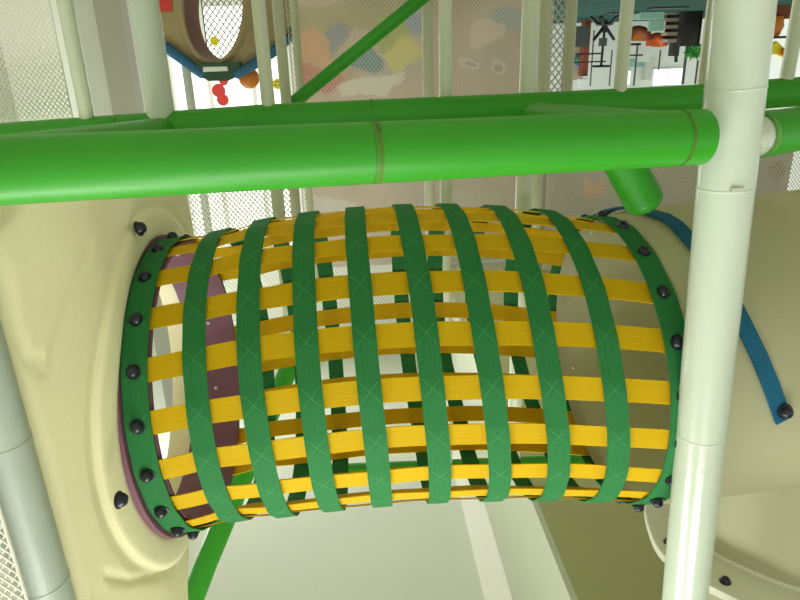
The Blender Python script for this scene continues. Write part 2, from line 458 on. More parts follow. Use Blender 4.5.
pole(185, 3.0, .018, M['grey_post'], 'distant grey pole under the tan play panel against the bright window', ztop=2.6)

# high back rail, seen only through the webbing
a0, a1 = on_y(300, 474, 1.74), on_y(640, 461, 1.74)
b = MB(); b.tube([a0, a1], .028, 20, 'round')
tag(solo(b, 'foam_rail', M['foam'], a0), 'straight green rail seen through the lower half of the webbing', 'rail')
# green diagonal pipe at lower left
b = MB(); b.tube([dep(177, 640, 1.8), dep(206, 564, 1.9), dep(296, 352, 2.25)], .032, 24, 'round')
tag(solo(b, 'foam_rail', M['foam'], dep(180, 640, 1.75)), 'slanting green pipe below the left end of the tunnel in the photo', 'rail')
# green diagonal brace over the mural
b = MB(); b.tube([on_y(282, 112, 1.98), on_y(440, -17, 1.98)], .0185, 18, 'round')
tag(solo(b, 'foam_rail', M['foam'], on_y(282, 112, 1.98)), 'thin green diagonal brace crossing the pink mural', 'rail')
# cross members
b = MB(); b.tube([dep(166, 131, 1.62), dep(-45, 166, .86)], .0325, 24, 'round')
tag(solo(b, 'foam_rail', M['foam'], dep(166, 131, 1.62)), 'green cross rail running back from far left to the thick white pole', 'rail')
b = MB(); b.tube([dep(536, 117, 1.60), dep(706, 136, 1.0)], .0335, 24, 'round')
tag(solo(b, 'foam_rail', M['foam'], dep(536, 117, 1.6)), 'green cross rail between the stout white pole and front post', 'rail')
b = MB(); b.tube([dep(611, 140, 1.12), dep(622, 160, 1.13), dep(644, 201, 1.15)], .034, 24, 'round')
tag(solo(b, 'foam_rail', M['foam'], dep(642, 197, 1.17)), 'short green stub pipe hanging over the beige tube beside the white post', 'rail')

# ------------------------------------------------------------------ front rail and front posts
pa, pb = dep(0, 171, .722), dep(712, 136.6, .908)
dv = (pb-pa).normalized(); start = pa - dv*.22
pe = dep(701, 137.2, .905)
fr = thing('foam_rail', start, 'thickest green foam rail spanning the front from left edge to white post', 'rail')
b = MB(); b.tube([start, pa, pa+(pb-pa)*.5, pe], .0375, 40, 'flat'); build(b, 'rail_foam', M['foam'], fr)
def seam_at(px, w, mname, par, r=.0379):
    k = (px-0)/712.0; z = 1/((1-k)/.722 + k/.908)
    p = dep(px, 171+(136.6-171)*k, z)
    q = MB(); q.tube([p-dv*w, p+dv*w], r, 40); build(q, 'seam', M[mname], par)
seam_at(376, .0028, 'rust_seam', fr); seam_at(371, .0012, 'foam_seam', fr); seam_at(678, .0022, 'rust_seam', fr)
# big white post
_pa, _pb = on_y(742, 20, .92), on_y(685.5, 590, .92)
def post_pt(z): return _pa + (_pb-_pa)*((z-_pa.z)/(_pb.z-_pa.z))      # leans a little
po = thing('foam_post', post_pt(0), 'big glossy white front post at right', 'post')
b = MB(); b.tube([post_pt(z) for z in (0, .3, .6, .9, 1.2, 1.5, 1.8, 2.258)], .0398, 40); build(b, 'post_foam', M['white_post'], po)
for z, w in ((.668, .002), (.806, .002), (1.228, .002)):
    q = MB(); q.tube([post_pt(z-w), post_pt(z-w*.4), post_pt(z+w*.4), post_pt(z+w)], [.0398, .0405, .0405, .0398], 40); build(q, 'seam', M['white_post'], po)
q = MB(); p = post_pt(.802)+V((.006, -.0403, 0)); q.box(p, (.018, .004, .005)); build(q, 'tape_tab', mat('tape_tab', (190, 192, 172), .5), po)
# rail carried on beyond the post, with its bare metal socket
pc, pd = dep(761, 135, .955), dep(900, 112, 1.1)
d2 = (pd-pc).normalized()
fr2 = thing('foam_rail', pc, 'green foam rail end leaving the right side of the white post', 'rail')
b = MB(); b.tube([pc, pc+(pd-pc)*.5, pd], .033, 32); build(b, 'rail_foam', M['foam'], fr2)
q = MB(); q.tube([pc-d2*.08, pc+d2*.002], .026, 24); build(q, 'socket', M['metal'], fr2)
q = MB(); q.tube([pc-d2*.06, pc-d2*.016, pc-d2*.008, pc-d2*.005], [.031, .031, .029, .026], 28); build(q, 'joint_sleeve', M['white_post'], po)
q = MB(); q.tube([pc-d2*.003, pc+d2*.001], .0325, 32); build(q, 'foam_end', mat('pale_foam_end', (104, 160, 78), .8), fr2)
# grey post at the left
gp = thing('foam_post', (.468, .75, 0), 'pale grey post at lower left edge in front of the cream panel', 'post')
b = MB(); b.tube([V((.472, .75, z)) for z in (.0, .8, 1.2, 1.6, 2.2, 3.0)], .0335, 32); build(b, 'post_foam', M['grey_post'], gp)
for z in (1.06, 1.29):
    q = MB(); q.tube([V((.472, .75, z-.005)), V((.472, .75, z+.005))], .0342, 32); build(q, 'collar_band', M['grey_post'], gp)

# ------------------------------------------------------------------ the webbing tunnel
TL, TR = V((.3686, 1.2524, 1.2457)), V((-.5083, 1.2268, 1.2356))
LEN = (TR-TL).length
SAG = .042
def t_frame(t):
    yaw = .0433+(-.0731-.0433)*min(max(t, 0), 1); rl = .0443+(.0408-.0443)*t
    nx = V((cos(yaw)*cos(rl), sin(yaw)*cos(rl), sin(rl)))
    u = nx.cross(V((0, 0, 1))).normalized(); w = u.cross(nx)
    C = TL + (TR-TL)*t
    if 0 < t < 1: C = C - V((0, 0, SAG*4*t*(1-t)))
    return C, u, w, nx
def t_pt(t, a, dr=0):
    C, u, w, nx = t_frame(t)
    R = .297 + (.006*4*t*(1-t) if 0 < t < 1 else 0) + dr
    R -= .006*math.exp(-((t-.11)/.05)**2)
    return C + (u*cos(a)+w*sin(a))*R
def t_nrm(t, a):
    C, u, w, nx = t_frame(t); return (u*cos(a)+w*sin(a)).normalized()

TROOT = V((0, 1.24, .95))
tun = thing('webbing_tunnel', TROOT, 'crawl tunnel of woven green and yellow straps between the cream panel and beige tube', 'tunnel')
A0 = radians(3.0); NST = 21; DA = 2*pi/NST
T_G = [.11, .213, .317, .423, .533, .637, .747, .863]
HW = .0190
def slide(t, a):
    """the rings have crept along the tunnel on one side"""
    if t < .45 or t > .95: return 0
    d = math.degrees(a) % 360
    if d > 180: d -= 360
    k = min(max((d+38)/85, 0), 1) if d < 110 else min(max((180-d)/70, 0), 1)
    k = k*k*(3-2*k)
    S = .009 if t < .58 else (.023 if t < .7 else .027)
    return S*k
def u_of(t):
    k = 0
    while k < len(T_G)-2 and t > T_G[k+1]: k += 1
    return k+(t-T_G[k])/(T_G[k+1]-T_G[k])
def ring_strap(tc, hw, dr, th, name, jit):
    N = 126; rows = [[], [], [], []]; uv = []
    mb = MB(); vs = []; uvs = []
    ph = random.random()*6
    for i in range(N+1):
        a = 2*pi*i/N
        k = (a-A0)/DA; fr_ = abs(k-round(k))
        d = dr + (.0012*cos(2*pi*fr_))          # lies out over each yellow strap
        w = jit*sin(3*a+ph)*.5 + jit*sin(7*a+ph*2)*.3
        for (s2, rr) in ((-1, 0), (1, 0), (1, th), (-1, th)):
            tt = tc + (s2*hw + w + (slide(tc, a) if hw < .02 else 0))/LEN
            vs.append(t_pt(tt, a, d+rr)); uvs.append(((a-A0)*.3, (s2*.5+.5)*.043))
    fs = []
    for i in range(N):
        for k in range(4):
            l = (k+1) % 4
            fs.append((i*4+k, i*4+l, (i+1)*4+l, (i+1)*4+k))
    mb.add(vs, fs, uvs)
    return build(mb, name, M['strap_g'], tun, smooth=50)
for tc in T_G:
    g = ring_strap(tc, HW, .0014, .0022, 'green_strap', .0012)
for tc in (0.0, 1.0):
    ring_strap(tc, .0215, .0014, .0026, 'end_band', .0003)
# yellow straps along the tunnel
for k in range(NST):
    a = A0 + k*DA
    mb = MB(); vs = []; uvs = []; NS = 60; hw = .0205; j = random.uniform(-.008, .008); ph = random.random()*6
    for i in range(NS+1):
        t = -.012 + 1.024*i/NS
        C, u, w, nx = t_frame(t)
        aa = a + j*sin(pi*t) + .004*sin(9*t+ph)
        base = t_pt(t, aa, -.0016); nn = t_nrm(t, aa); tg = nn.cross(nx).normalized()
        # straps stay flat across, a touch of billow between the rings
        bow = .0010*sin(23*t+ph)
        for (s2, rr) in ((-1, -.0018), (1, -.0018), (1, 0), (-1, 0)):
            vs.append(base + tg*s2*hw + nn*(rr+bow-abs(s2)*.0006)); uvs.append((u_of(t)*.0954, (s2*.5+.5)*.042))
    fs = []
    for i in range(NS):
        for q in range(4):
            l = (q+1) % 4; fs.append((i*4+q, i*4+l, (i+1)*4+l, (i+1)*4+q))
    mb.add(vs, fs, uvs)
    ys = build(mb, 'yellow_strap', M['strap_y'], tun, smooth=50)
# bolt caps
cap = MB(); cap.lathe([(.0001, .0148), (.004, .0144), (.0075, .0125), (.0098, .009), (.0108, .0052), (.0112, .003), (.0132, .0026), (.0136, .0008), (.013, 0), (.0001, 0)], n=24)
cap_me = cap.mesh('bolt_cap', M['bolt'], smooth=50)
def put_bolt(par, p, n, name='bolt_cap', me=cap_me, sc=1):
    o = bpy.data.objects.new(name, me); COL.objects.link(o); o.parent = par
    q = n.to_track_quat('Z', 'Y'); o.rotation_mode = 'QUATERNION'
    off = V((0,0,0)); pp = par
    while pp: off = off+pp.location; pp = pp.parent
    o.location = p - off; o.rotation_quaternion = q; o.scale = (sc, sc, sc)
    return o
for tc in (0.0, 1.0):
    for k in range(NST):
        a = A0 + k*DA + (.0 if tc == 0 else .0)
        put_bolt(tun, t_pt(tc, a, .0038), t_nrm(tc, a))
# plum collar sleeve (left end)
def sleeve(t0, t1, r0, r1, par, name, m):
    mb = MB(); N = 72; vs = []
    secs = [(t0, r0), (t1, r0), (t1, r1), (t0, r1)]
    for i in range(N):
        a = 2*pi*i/N
        for (tt, r) in secs: vs.append(t_pt(tt, a, r-.297))
    fs = []
    for i in range(N):
        for k in range(4):
            l = (k+1) % 4; j = (i+1) % N
            fs.append((i*4+k, i*4+l, j*4+l, j*4+k))
    mb.add(vs, fs); return build(mb, name, m, par)
cl = sleeve(.026, -.105, .283, .2905, tun, 'collar', M['purple'])
sleeve(-.027, -.041, .2905, .3095, tun, 'collar_lip', M['purple'])
scw = MB(); scw.lathe([(.0001, .0035), (.003, .003), (.0048, .0012), (.005, 0), (.0001, 0)], n=16)
scw_me = scw.mesh('screw', mat('bright_screw', (220, 222, 220), .3, metal=.6), smooth=50)
for k in range(NST):
    a = A0 + (k+.5)*DA
    put_bolt(cl, t_pt(-.04, a, .283-.297), -t_nrm(0, a), 'screw', scw_me)

# ------------------------------------------------------------------ cream panel at the left
PROOT = V((.45, 1.25, .75))
pn = thing('play_panel', PROOT, 'large cream moulded panel with a round hole holding the tunnel, at left', 'panel')
hc = TL + (TR-TL)*(-.04)      # hole centre
def pan_x(y, z):
    """face of the panel (x), flaring away from the tunnel toward its near edge"""
    x = .411
    if y < 1.02: x += .42*(1.02-y)**1.5
    return x
# outline in (y, z) from what the picture shows
outl = [(1.585, .79), (1.60, .93), (1.615, 1.05), (1.64, 1.2), (1.625, 1.38), (1.53, 1.54), (1.40, 1.60), (1.22, 1.605), (1.12, 1.66), (1.07, 1.80), (1.02, 2.0),
        (.80, 2.0), (.80, 1.7), (.80, 1.4), (.80, 1.1), (.80, .95), (.81, .80), (.9, .745), (1.2, .735), (1.45, .75)]
def r_out(a):
    d = (cos(a), sin(a)); best = 9
    n = len(outl)
    for i in range(n):
        (ya, za), (yb, zb) = outl[i], outl[(i+1) % n]
        ya -= hc.y; yb -= hc.y; za -= hc.z; zb -= hc.z
        ey, ez = yb-ya, zb-za; den = d[0]*ez - d[1]*ey
        if abs(den) < 1e-9: continue
        r = (ya*ez - za*ey)/den; q = (ya*d[1]-za*d[0])/den
        # solve d*r = A + q*e
        q = (d[0]*za - d[1]*ya)/(d[1]*ey - d[0]*ez) if abs(d[1]*ey - d[0]*ez) > 1e-9 else -1
        if r > 0 and -1e-6 <= q <= 1+1e-6: best = min(best, r)
    return best
def groove(y, z):
    """shallow V and wavy emboss lines"""
    dmin = 9
    segs = []
    for pl in GRV:
        for p, q in zip(pl, pl[1:]): segs.append((p, q))
    for (p, q) in segs:
        ey, ez = q[0]-p[0], q[1]-p[1]; L2 = ey*ey+ez*ez
        t = max(0, min(1, ((y-p[0])*ey+(z-p[1])*ez)/L2))
        dmin = min(dmin, hypot(y-p[0]-t*ey, z-p[1]-t*ez))
    return -.0055*math.exp(-(dmin/.006)**2)
def yz(px, py):
    p = on_x(px, py, .41); return (p.y, p.z)
GRV = [[yz(42, 285), yz(50, 330), yz(62, 367), yz(72, 362), yz(80, 300), yz(92, 250)],
       [yz(120, 598), yz(124, 575), yz(140, 580), yz(160, 575), yz(178, 560)]]
NA = 220; rows = []; 
rings_in = [(.300, .095), (.300, .012), (.3025, .005), (.308, .0015), (.318, 0.0005), (.350, .001), (.358, .0015), (.3605, .0035), (.366, .0085)]
NR = 34
mb = MB()
allrows = []
for i in range(NA):
    a = 2*pi*i/NA; row = []
    ro = max(r_out(a), .318)
    for (r, dx) in rings_in:
        rr = min(r, ro-.012*(1-(r-.3)/.08)) if r > .31 else r
        y, z = hc.y + cos(a)*rr, hc.z + sin(a)*rr
        row.append(V((pan_x(y, z)+dx-.006, y, z)))
    r0 = min(.369, ro-.008)
    for k in range(NR):
        q = (k/(NR-1))
        rr = r0 + (ro-r0)*q
        y, z = hc.y+cos(a)*rr, hc.z+sin(a)*rr
        e = ro-rr; bev = 0
        if e < .02: bev = .02 - sqrt(max(0, .02**2-(.02-e)**2))
        row.append(V((pan_x(y, z)+.0035 - .004*min(1, max(0, (rr-.37)/.02)) + bev - groove(y, z), y, z)))
    y, z = hc.y+cos(a)*ro, hc.z+sin(a)*ro
    row.append(V((pan_x(y, z)+.085, y, z)))
    y, z = hc.y+cos(a)*(ro-.03), hc.z+sin(a)*(ro-.03)
    row.append(V((pan_x(y, z)+.095, y, z)))
    y, z = hc.y+cos(a)*.300, hc.z+sin(a)*.300
    row.append(V((pan_x(y, z)+.089, y, z)))
    allrows.append(row)
C_ = len(allrows[0]); vs = [p for r in allrows for p in r]; fs = []
for i in range(NA):
    j = (i+1) % NA
    for k in range(C_-1): fs.append((i*C_+k, i*C_+k+1, j*C_+k+1, j*C_+k))
mb.add(vs, fs); build(mb, 'panel_body', M['cream'], pn, smooth=50)
for (px, py) in ((138, 229), (118, 500)):
    p = on_x(px, py, .40); put_bolt(pn, p, V((-1, -.1, -.35 if py < 300 else -.05)).normalized(), sc=1.05)

# ------------------------------------------------------------------ beige tube at the right
AX = -t_frame(1)[3]
dm = thing('tube_elbow', (-.985, 1.262, 1.0), 'big beige plastic tube the tunnel runs into, at right behind the white post', 'slide tube')
mb = MB()
def tube_r(s): return .2945 + .012*min(1, max(0, (s+.0)/.05)) + .006*min(1, max(0, s/.4))
prof = [(.2855, .30), (.2855, .0), (.287, -.003), (.2905, -.001), (.2912, .004), (.2912, .021), (.297, .024), (.303, .03), (.307, .05), (.310, .12), (.312, .3), (.314, .45), (.314, .62)]
mb.lathe([(r, s) for r, s in prof], TR, AX, n=96)
build(mb, 'tube_shell', M['beige'], dm, smooth=50)
def chaikin(P, n=3):
    P = [V((x, y, 0)) for x, y in P]
    for _ in range(n):
        Q = []
        for a_, b_ in zip(P, P[1:]+P[:1]): Q += [a_*.8+b_*.2, a_*.2+b_*.8]
        P = Q
    return P
INN = chaikin([(-.752, 1.185), (-.915, 1.02), (-1.12, 1.01), (-1.25, 1.22), (-1.16, 1.50), (-.93, 1.52), (-.79, 1.36)])
OUT = chaikin([(-.655, 1.165), (-.815, .985), (-1.14, .92), (-1.34, 1.2), (-1.22, 1.58), (-.89, 1.60), (-.70, 1.38)])
icen = V((-1.0, 1.27, 0))
def loop(P, k, z): return [icen+(p-icen)*k+V((0, 0, z)) for p in P]
mb = MB()
loops = [loop(INN, .86, 1.2), loop(INN, .93, 1.42), loop(INN, .975, 1.56), loop(INN, 1.0, 1.68), loop(INN, 1.0, 1.722), loop(INN, 1.01, 1.731),
         loop(OUT, .985, 1.734), loop(OUT, 1.0, 1.738), loop(OUT, 1.0, 1.757), loop(OUT, .985, 1.762), loop(INN, .9, 1.764), loop(INN, .85, 1.80), loop(INN, .85, 2.262)]
n_ = len(INN)
def skin(mb, ls): mb.add([p for l in ls for p in l], [(i*n_+k, i*n_+(k+1) % n_, (i+1)*n_+(k+1) % n_, (i+1)*n_+k) for i in range(len(ls)-1) for k in range(n_)])
skin(mb, loops[:5]); skin(mb, loops[10:])
build(mb, 'elbow_shell', M['beige'], dm, smooth=50)
mb = MB(); skin(mb, [loop(INN, .995, 1.7215)] + loops[5:11]); build(mb, 'flange', M['flange'], dm, smooth=40)
for (bx_, by_) in ((-.768, 1.083), (-.70, 1.215), (-.775, 1.47), (-.95, 1.56), (-1.16, 1.55), (-1.29, 1.22), (-1.13, .965), (-.93, .985)):
    put_bolt(dm, V((bx_, by_, 1.735)), V((0, 0, -1)), sc=.95)
for k in range(NST):    # screws inside the mouth
    a = A0+(k+.5)*DA
    C, u, w, nx = t_frame(1); n_ = (u*cos(a)+w*sin(a))
    p = TR + AX*.03 + n_*.2855; put_bolt(dm, p, -n_, 'screw', scw_me)
# blue strap lying on the tube
def hit_tube(px, py, R):
    v = ray(px, py); o = EYE-TR
    vp = v - AX*v.dot(AX); op = o - AX*o.dot(AX)
    A_, B2, C2 = vp.dot(vp), 2*vp.dot(op), op.dot(op)-R*R
    D = B2*B2-4*A_*C2
    t = (-B2-sqrt(D))/(2*A_) if D > 0 else -B2/(2*A_)
    return EYE+v*t
spx = [(653, 214), (664, 217), (676, 225), (690, 240), (703, 256), (717, 277), (732, 302), (745, 328), (758, 355), (770, 384), (783, 420)]
cen = [hit_tube(x, y, .3145) for x, y in spx]
def polar(p):
    q = p-TR; s = q.dot(AX); q = q-AX*s; C, u, w, nx = t_frame(1)
    return s, atan2(q.dot(w), q.dot(u))
pol = [polar(p) for p in cen]
# smooth resample and continue round the back
pol = [(pol[0][0]-(pol[1][0]-pol[0][0])*k*.6, pol[0][1]-k*.16) for k in (4, 3, 2, 1)] + pol
C1, u1, w1, n1 = t_frame(1)
up_ = (u1 - AX*u1.dot(AX)).normalized(); wp_ = AX.cross(up_).normalized()
if wp_.dot(w1) < 0: wp_ = -wp_
def tube_pt(s, a, r): return TR + AX*s + (up_*cos(a)+wp_*sin(a))*r
mb = MB(); vs = []; uvs = []
for i, (s, a) in enumerate(pol):
    s0, a0_ = pol[max(i-1, 0)]; s1, a1_ = pol[min(i+1, len(pol)-1)]
    T = V((s1-s0, (a1_-a0_)*.314)).normalized(); nrm2 = (-T.y, T.x); hw = .0145
    for sd, rr in ((-1, .3135), (1, .3135), (1, .3185), (-1, .3185)):
        vs.append(tube_pt(s+nrm2[0]*hw*sd, a+nrm2[1]*hw*sd/.314, rr))
fs = []
n_ = len(pol)
for i in range(n_-1):
    for k in range(4):
        l = (k+1) % 4; fs.append((i*4+k, i*4+l, (i+1)*4+l, (i+1)*4+k))
fs += [(0, 1, 2, 3), tuple((n_-1)*4+k for k in (3, 2, 1, 0))]
mb.add(vs, fs)
sp = thing('blue_strap', cen[6], 'flat blue strap curving over the beige tube right of the white post', 'strap')
build(mb, 'webbing', M['blue'], sp, smooth=50)
s, a = polar(hit_tube(783, 410, .3145))
p = tube_pt(s, a, .3185); put_bolt(sp, p, (p-(TR+AX*s)).normalized(), sc=1.0)

# ------------------------------------------------------------------ tan toddler panel at the top left
YP = 2.6
def pp(px, py, y=YP): return on_y(px, py, y)
tp = thing('wall_panel', pp(215, -40), 'tan play panel with an oval window and blue foam rim, top left between poles', 'panel')
out = [(148, -60), (152, 0), (158, 30), (167, 49), (185, 61), (202, 76), (212, 78), (232, 78), (245, 70), (262, 60), (280, 48), (289, 20), (292, -60)]
hol = []
for k in range(40):
    a = 2*pi*k/40; x = 213 + 30*cos(a)*1.0; y = 5 + 56*sin(a) if sin(a) > 0 else 5+50*sin(a)
    hol.append((x, y))
# bridge outline and hole: resample the outline by angle about the hole centre
def out_at(a):
    best = None
    for (xa, ya), (xb, yb) in zip(out, out[1:]+out[:1]):
        ex, ey = xb-xa, yb-ya; dx, dy = cos(a), sin(a)
        den = dx*ey-dy*ex
        if abs(den) < 1e-9: continue
        r = ((xa-213)*ey-(ya-5)*ex)/den; q = ((xa-213)*dy-(ya-5)*dx)/den
        if r > 0 and -1e-6 <= q <= 1+1e-6: best = r if best is None else min(best, r)
    return (213+cos(a)*best, 5+sin(a)*best)
mb = MB(); rows = []; TK = .16
for hx, hy in hol:
    a = atan2(hy-5, hx-213); ox, oy = out_at(a)
    h0 = pp(hx, hy); o0 = pp(ox, oy); d = V((0, TK, 0)); lip = V((0, -.012, 0))
    m0 = h0+(o0-h0)*min(.25, .012/max((o0-h0).length, .01)); m1 = h0+(o0-h0)*min(.4, .03/max((o0-h0).length, .01))
    rows.append([h0+d*.1, h0+lip, m0+lip, m1, o0, o0+d])
n_ = len(rows); C_ = 6
vs = [p for r in rows for p in r]
mb.add(vs, [(i*C_+k, i*C_+k+1, ((i+1) % n_)*C_+k+1, ((i+1) % n_)*C_+k) for i in range(n_) for k in range(C_-1)])
build(mb, 'board', M['tan'], tp, smooth=35)
mb = MB(); rows = []
for hx, hy in hol:
    h0 = pp(hx, hy); rows.append([h0+V((0, TK*.1, 0)), h0+V((0, TK+.1, 0))])
vs = [p for r in rows for p in r]
mb.add(vs, [(i*2, i*2+1, ((i+1) % n_)*2+1, ((i+1) % n_)*2) for i in range(n_)])
build(mb, 'window_sleeve', M['brown'], tp)
rim = [(165, 46), (175, 54), (185, 61), (194, 68), (203, 74)]
mb = MB(); mb.tube([pp(x, y, YP-.015) for x, y in rim], .019, 14, 'round'); build(mb, 'foam_edge', M['blue_foam'], tp)
rim = [(236, 74), (248, 68), (262, 59), (276, 50), (288, 38)]
mb = MB(); mb.tube([pp(x, y, YP-.015) for x, y in rim], .019, 14, 'round'); build(mb, 'foam_edge', M['blue_foam'], tp)
mb = MB(); mb.prism([pp(x, y, YP-.03) for x, y in ((196, 64), (205, 62), (222, 63), (240, 62), (238, 76), (228, 81), (208, 81), (200, 76))], (0, .05, 0)); build(mb, 'foam_sleeve', M['dkgreen'], tp, smooth=0)
mb = MB(); mb.prism([pp(x, y, YP-.034) for x, y in ((203, 67), (227, 66.5), (228, 71), (203, 72))], (0, .004, 0)); build(mb, 'label_strip', M['label_w'], tp, smooth=0)
mb = MB(); mb.prism([pp(x, y, YP-.006) for x, y in ((159, -3), (171, -4), (172, 11), (161, 12))], (0, .006, 0)); build(mb, 'sticker', M['red'], tp, smooth=0)
c = pp(249, 78, YP+.05)
mb = MB(); mb.lathe([(.001, -.04), (.02, -.035), (.034, -.02), (.04, 0), (.034, .02), (.02, .035), (.001, .04)], c, (0,0,1), 20); build(mb, 'end_knob', M['orange'], tp)
mb = MB(); p0 = pp(293, 32, YP-.01); mb.lathe([(.001, -.03), (.018, -.028), (.022, 0), (.018, .028), (.001, .03)], p0, (0,1,0), 16); build(mb, 'clamp', M['black'], tp)
# yellow round sticker and red figure on the window wall
c = on_y(277.5, 84, 3.4)
st = thing('sticker', c, 'small round yellow sticker hanging right of the tan play panel', 'sticker')
mb = MB(); mb.lathe([(.0005, -.003), (.024, -.003), (.025, 0), (.0005, .003)], c, (0,1,0), 24); build(mb, 'disc', M['yellow'], st)
mb = MB()
for dx, dz, r in ((.008, .006, .004), (-.008, .006, .004)): mb.lathe([(.0004, -.0045), (r, -.004), (r, 0)], c+V((dx, 0, dz)), (0,1,0), 10)
mb.tube([c+V((x, -.004, -.006-.006*cos(x*90))) for x in (-.012, -.006, 0, .006, .012)], .0018, 6)
build(mb, 'marking', M['rodgrey'], st)
c = on_y(214.5, 41, 3.4)
mb = MB(); mb.lathe([(.0005, -.003), (.02, -.003), (.021, 0), (.0005, .003)], c, (0,1,0), 24)
tag(solo(mb, 'sticker', M['yellow'], c), 'small yellow sticker seen through the oval window of tan panel', 'sticker')
c = on_y(222, 92, 4.7)
mb = MB()
for k, (dx, dz, r) in enumerate(((0, .05, .04), (.02, -.01, .045), (-.02, -.07, .03))): mb.lathe([(.001, -.006), (r, -.005), (r, .005), (.001, .006)], c+V((dx, 0, dz)), (0,1,0), 16)
tag(solo(mb, 'sticker', M['red'], c), 'red cut-out sticker on the bright window below the tan panel', 'sticker')

# ------------------------------------------------------------------ the far hall, through the opening
def hp(px, py, Y): return on_y(px, py, Y)
def rect(mb, x0, y0, x1, y1, Y, t):
    xm, ym = (x0+x1)/2, (y0+y1)/2
    xa, xb = hp(x0, ym, Y).x, hp(x1, ym, Y).x; za, zb = hp(xm, y0, Y).z, hp(xm, y1, Y).z
    mb.box(((xa+xb)/2, Y+t/2, (za+zb)/2), (abs(xa-xb), t, abs(za-zb)))
    return V(((xa+xb)/2, Y+t/2, min(za, zb)))
def hall(name, x0, y0, x1, y1, Y, t, m, label, cat, group=None):
    mb = MB(); c = rect(mb, x0, y0, x1, y1, Y, t)
    return tag(solo(mb, name, m, c, smooth=0), label, cat, group)
# windows
for i, (x0, y0, x1, y1) in enumerate(((654, 69, 682, 85), (625, 71, 630, 85))):
    w = thing('window_%d' % (i+2), hp((x0+x1)/2, y0, YH-.02), None, None); w['kind'] = 'structure'
    mb = MB(); rect(mb, x0, y0, x1, y1, YH-.04, .03); build(mb, 'pane', M['pane'], w, smooth=0)
    mb = MB(); rect(mb, x0-1, y0-1, x1+1, y0, YH-.08, .06); rect(mb, x0-1, y1, x1+1, y1+1, YH-.08, .06)
    rect(mb, (x0+x1)/2-.3, y0, (x0+x1)/2+.3, y1, YH-.08, .04); build(mb, 'window_frame', M['frame_w'], w, smooth=0)
# bar table with a five-armed base
Y = 19.0
base = hp(605, 24, Y); base.z = 0
st = thing('pedestal_table', base, 'tall black pedestal table with five-armed base, left of the hall view', 'table')
top = hp(604, 67, Y).z
mb = MB()
mb.tube([base+V((0,0,.10)), base+V((0,0,.42))], .07, 14); mb.tube([base+V((0,0,.42)), V((base.x+.02, Y, top-.03))], .035, 12)
build(mb, 'column', M['black'], st)
for k in range(5):
    a = 2*pi*k/5+.3
    mb = MB(); mb.tube([base+V((0,0,.22)), base+V((cos(a)*.2, sin(a)*.2, .2)), base+V((cos(a)*.36, sin(a)*.36, .04)), base+V((cos(a)*.42, sin(a)*.42, 0.035))], [.05, .05, .04, .035], 10); build(mb, 'foot', M['black'], st)
for k in range(2):
    a = pi*k+.2
    mb = MB(); mb.tube([base+V((0,0,.25)), base+V((cos(a)*.3, .0, .62))], [.05, .04], 10); build(mb, 'arm', M['black'], st)
mb = MB(); mb.lathe([(.001, -.05), (.24, -.05), (.26, -.03), (.26, 0), (.001, .0)], V((base.x+.02, Y, top)), (0,0,1), 28); build(mb, 'tabletop', M['black'], st)
mb = MB(); rect(mb, 600, 38, 607, 46, Y-.1, .12); build(mb, 'box_mount', M['rodgrey'], st, smooth=0)
# framed poster and brown pillar at the left
hall('pillar', 584, 20, 589.5, 76, 21.4, .4, M['rust'], 'rust brown pillar at the left of the hall view', 'pillar')
hall('pillar', 573, 26, 589, 47, 21.0, .35, M['rodgrey'], 'dark square counter block above the poster, left of hall view', 'block')
pt = thing('poster_stand', hp(579, 48, 22), 'narrow poster stand with a blue oval picture beside the rust pillar', 'poster')
mb = MB(); rect(mb, 573, 44, 584, 80, 22, .08); build(mb, 'board', M['shelfb'], pt, smooth=0)
mb = MB(); c = hp(579.5, 61, 21.97); mb.lathe([(.001, -.03), (.17, -.03), (.18, 0)], c, (0,1,0), 24)
o = build(mb, 'oval_picture', M['posterblue'], pt); 
mb = MB(); c = hp(579, 59, 21.9); mb.lathe([(.001, -.03), (.07, -.02), (.08, 0)], c, (0,1,0), 16); build(mb, 'green_spot', M['leaf'], pt)
mb = MB(); rect(mb, 574, 42, 584, 46, 21.95, .1); build(mb, 'header', M['orange_red'], pt, smooth=0)
hall('bin', 580, 79, 589, 88, 21.2, .3, M['label_w'], 'small white box beside the rust brown pillar, left edge of hall view', 'box')
# thin horizontal tracks and rods
for (x0, y0, x1, y1, lab) in ((576, 53, 603, 54.6, 'black horizontal bar passing behind the pedestal table, nearer the fan of arms'), (573, 61.2, 606, 62.6, 'black horizontal bar crossing by the pedestal tabletop'),
                         (626, 43.2, 641, 45.5, 'short black bar beside the red orange arch'), (628, 54.4, 643, 56, 'short black bar next to the mint panel')):
    hall('track_bar', x0, y0, x1, y1, 20.0, .06, M['black'], lab, 'bar')
for (x, y0, y1, wd, lab) in ((592.5, 30, 86, .7, 'thin grey rod left of the pedestal table'), (611, 50, 86, .7, 'thin grey rod touching the right of the pedestal table'), (636, 45, 86, 1, 'dark rod through the mint panel'),
                         (660, 50, 70, .8, 'thin rod above the wide bright window'), (685.5, 42, 84, 2.0, 'stout black rod beside the green plant')):
    hall('hanging_rod', x-wd/2, y0, x+wd/2, y1, 20.2, .06, M['rodgrey'], lab, 'rod')
mb = MB(); mb.tube([hp(698, 60, 20.4), hp(695, 84, 20.4)], .03, 8)
tag(solo(mb, 'hanging_rod', M['rodgrey'], hp(698, 60, 20.4)), 'slanting dark rod at the right of the hall view', 'rod')
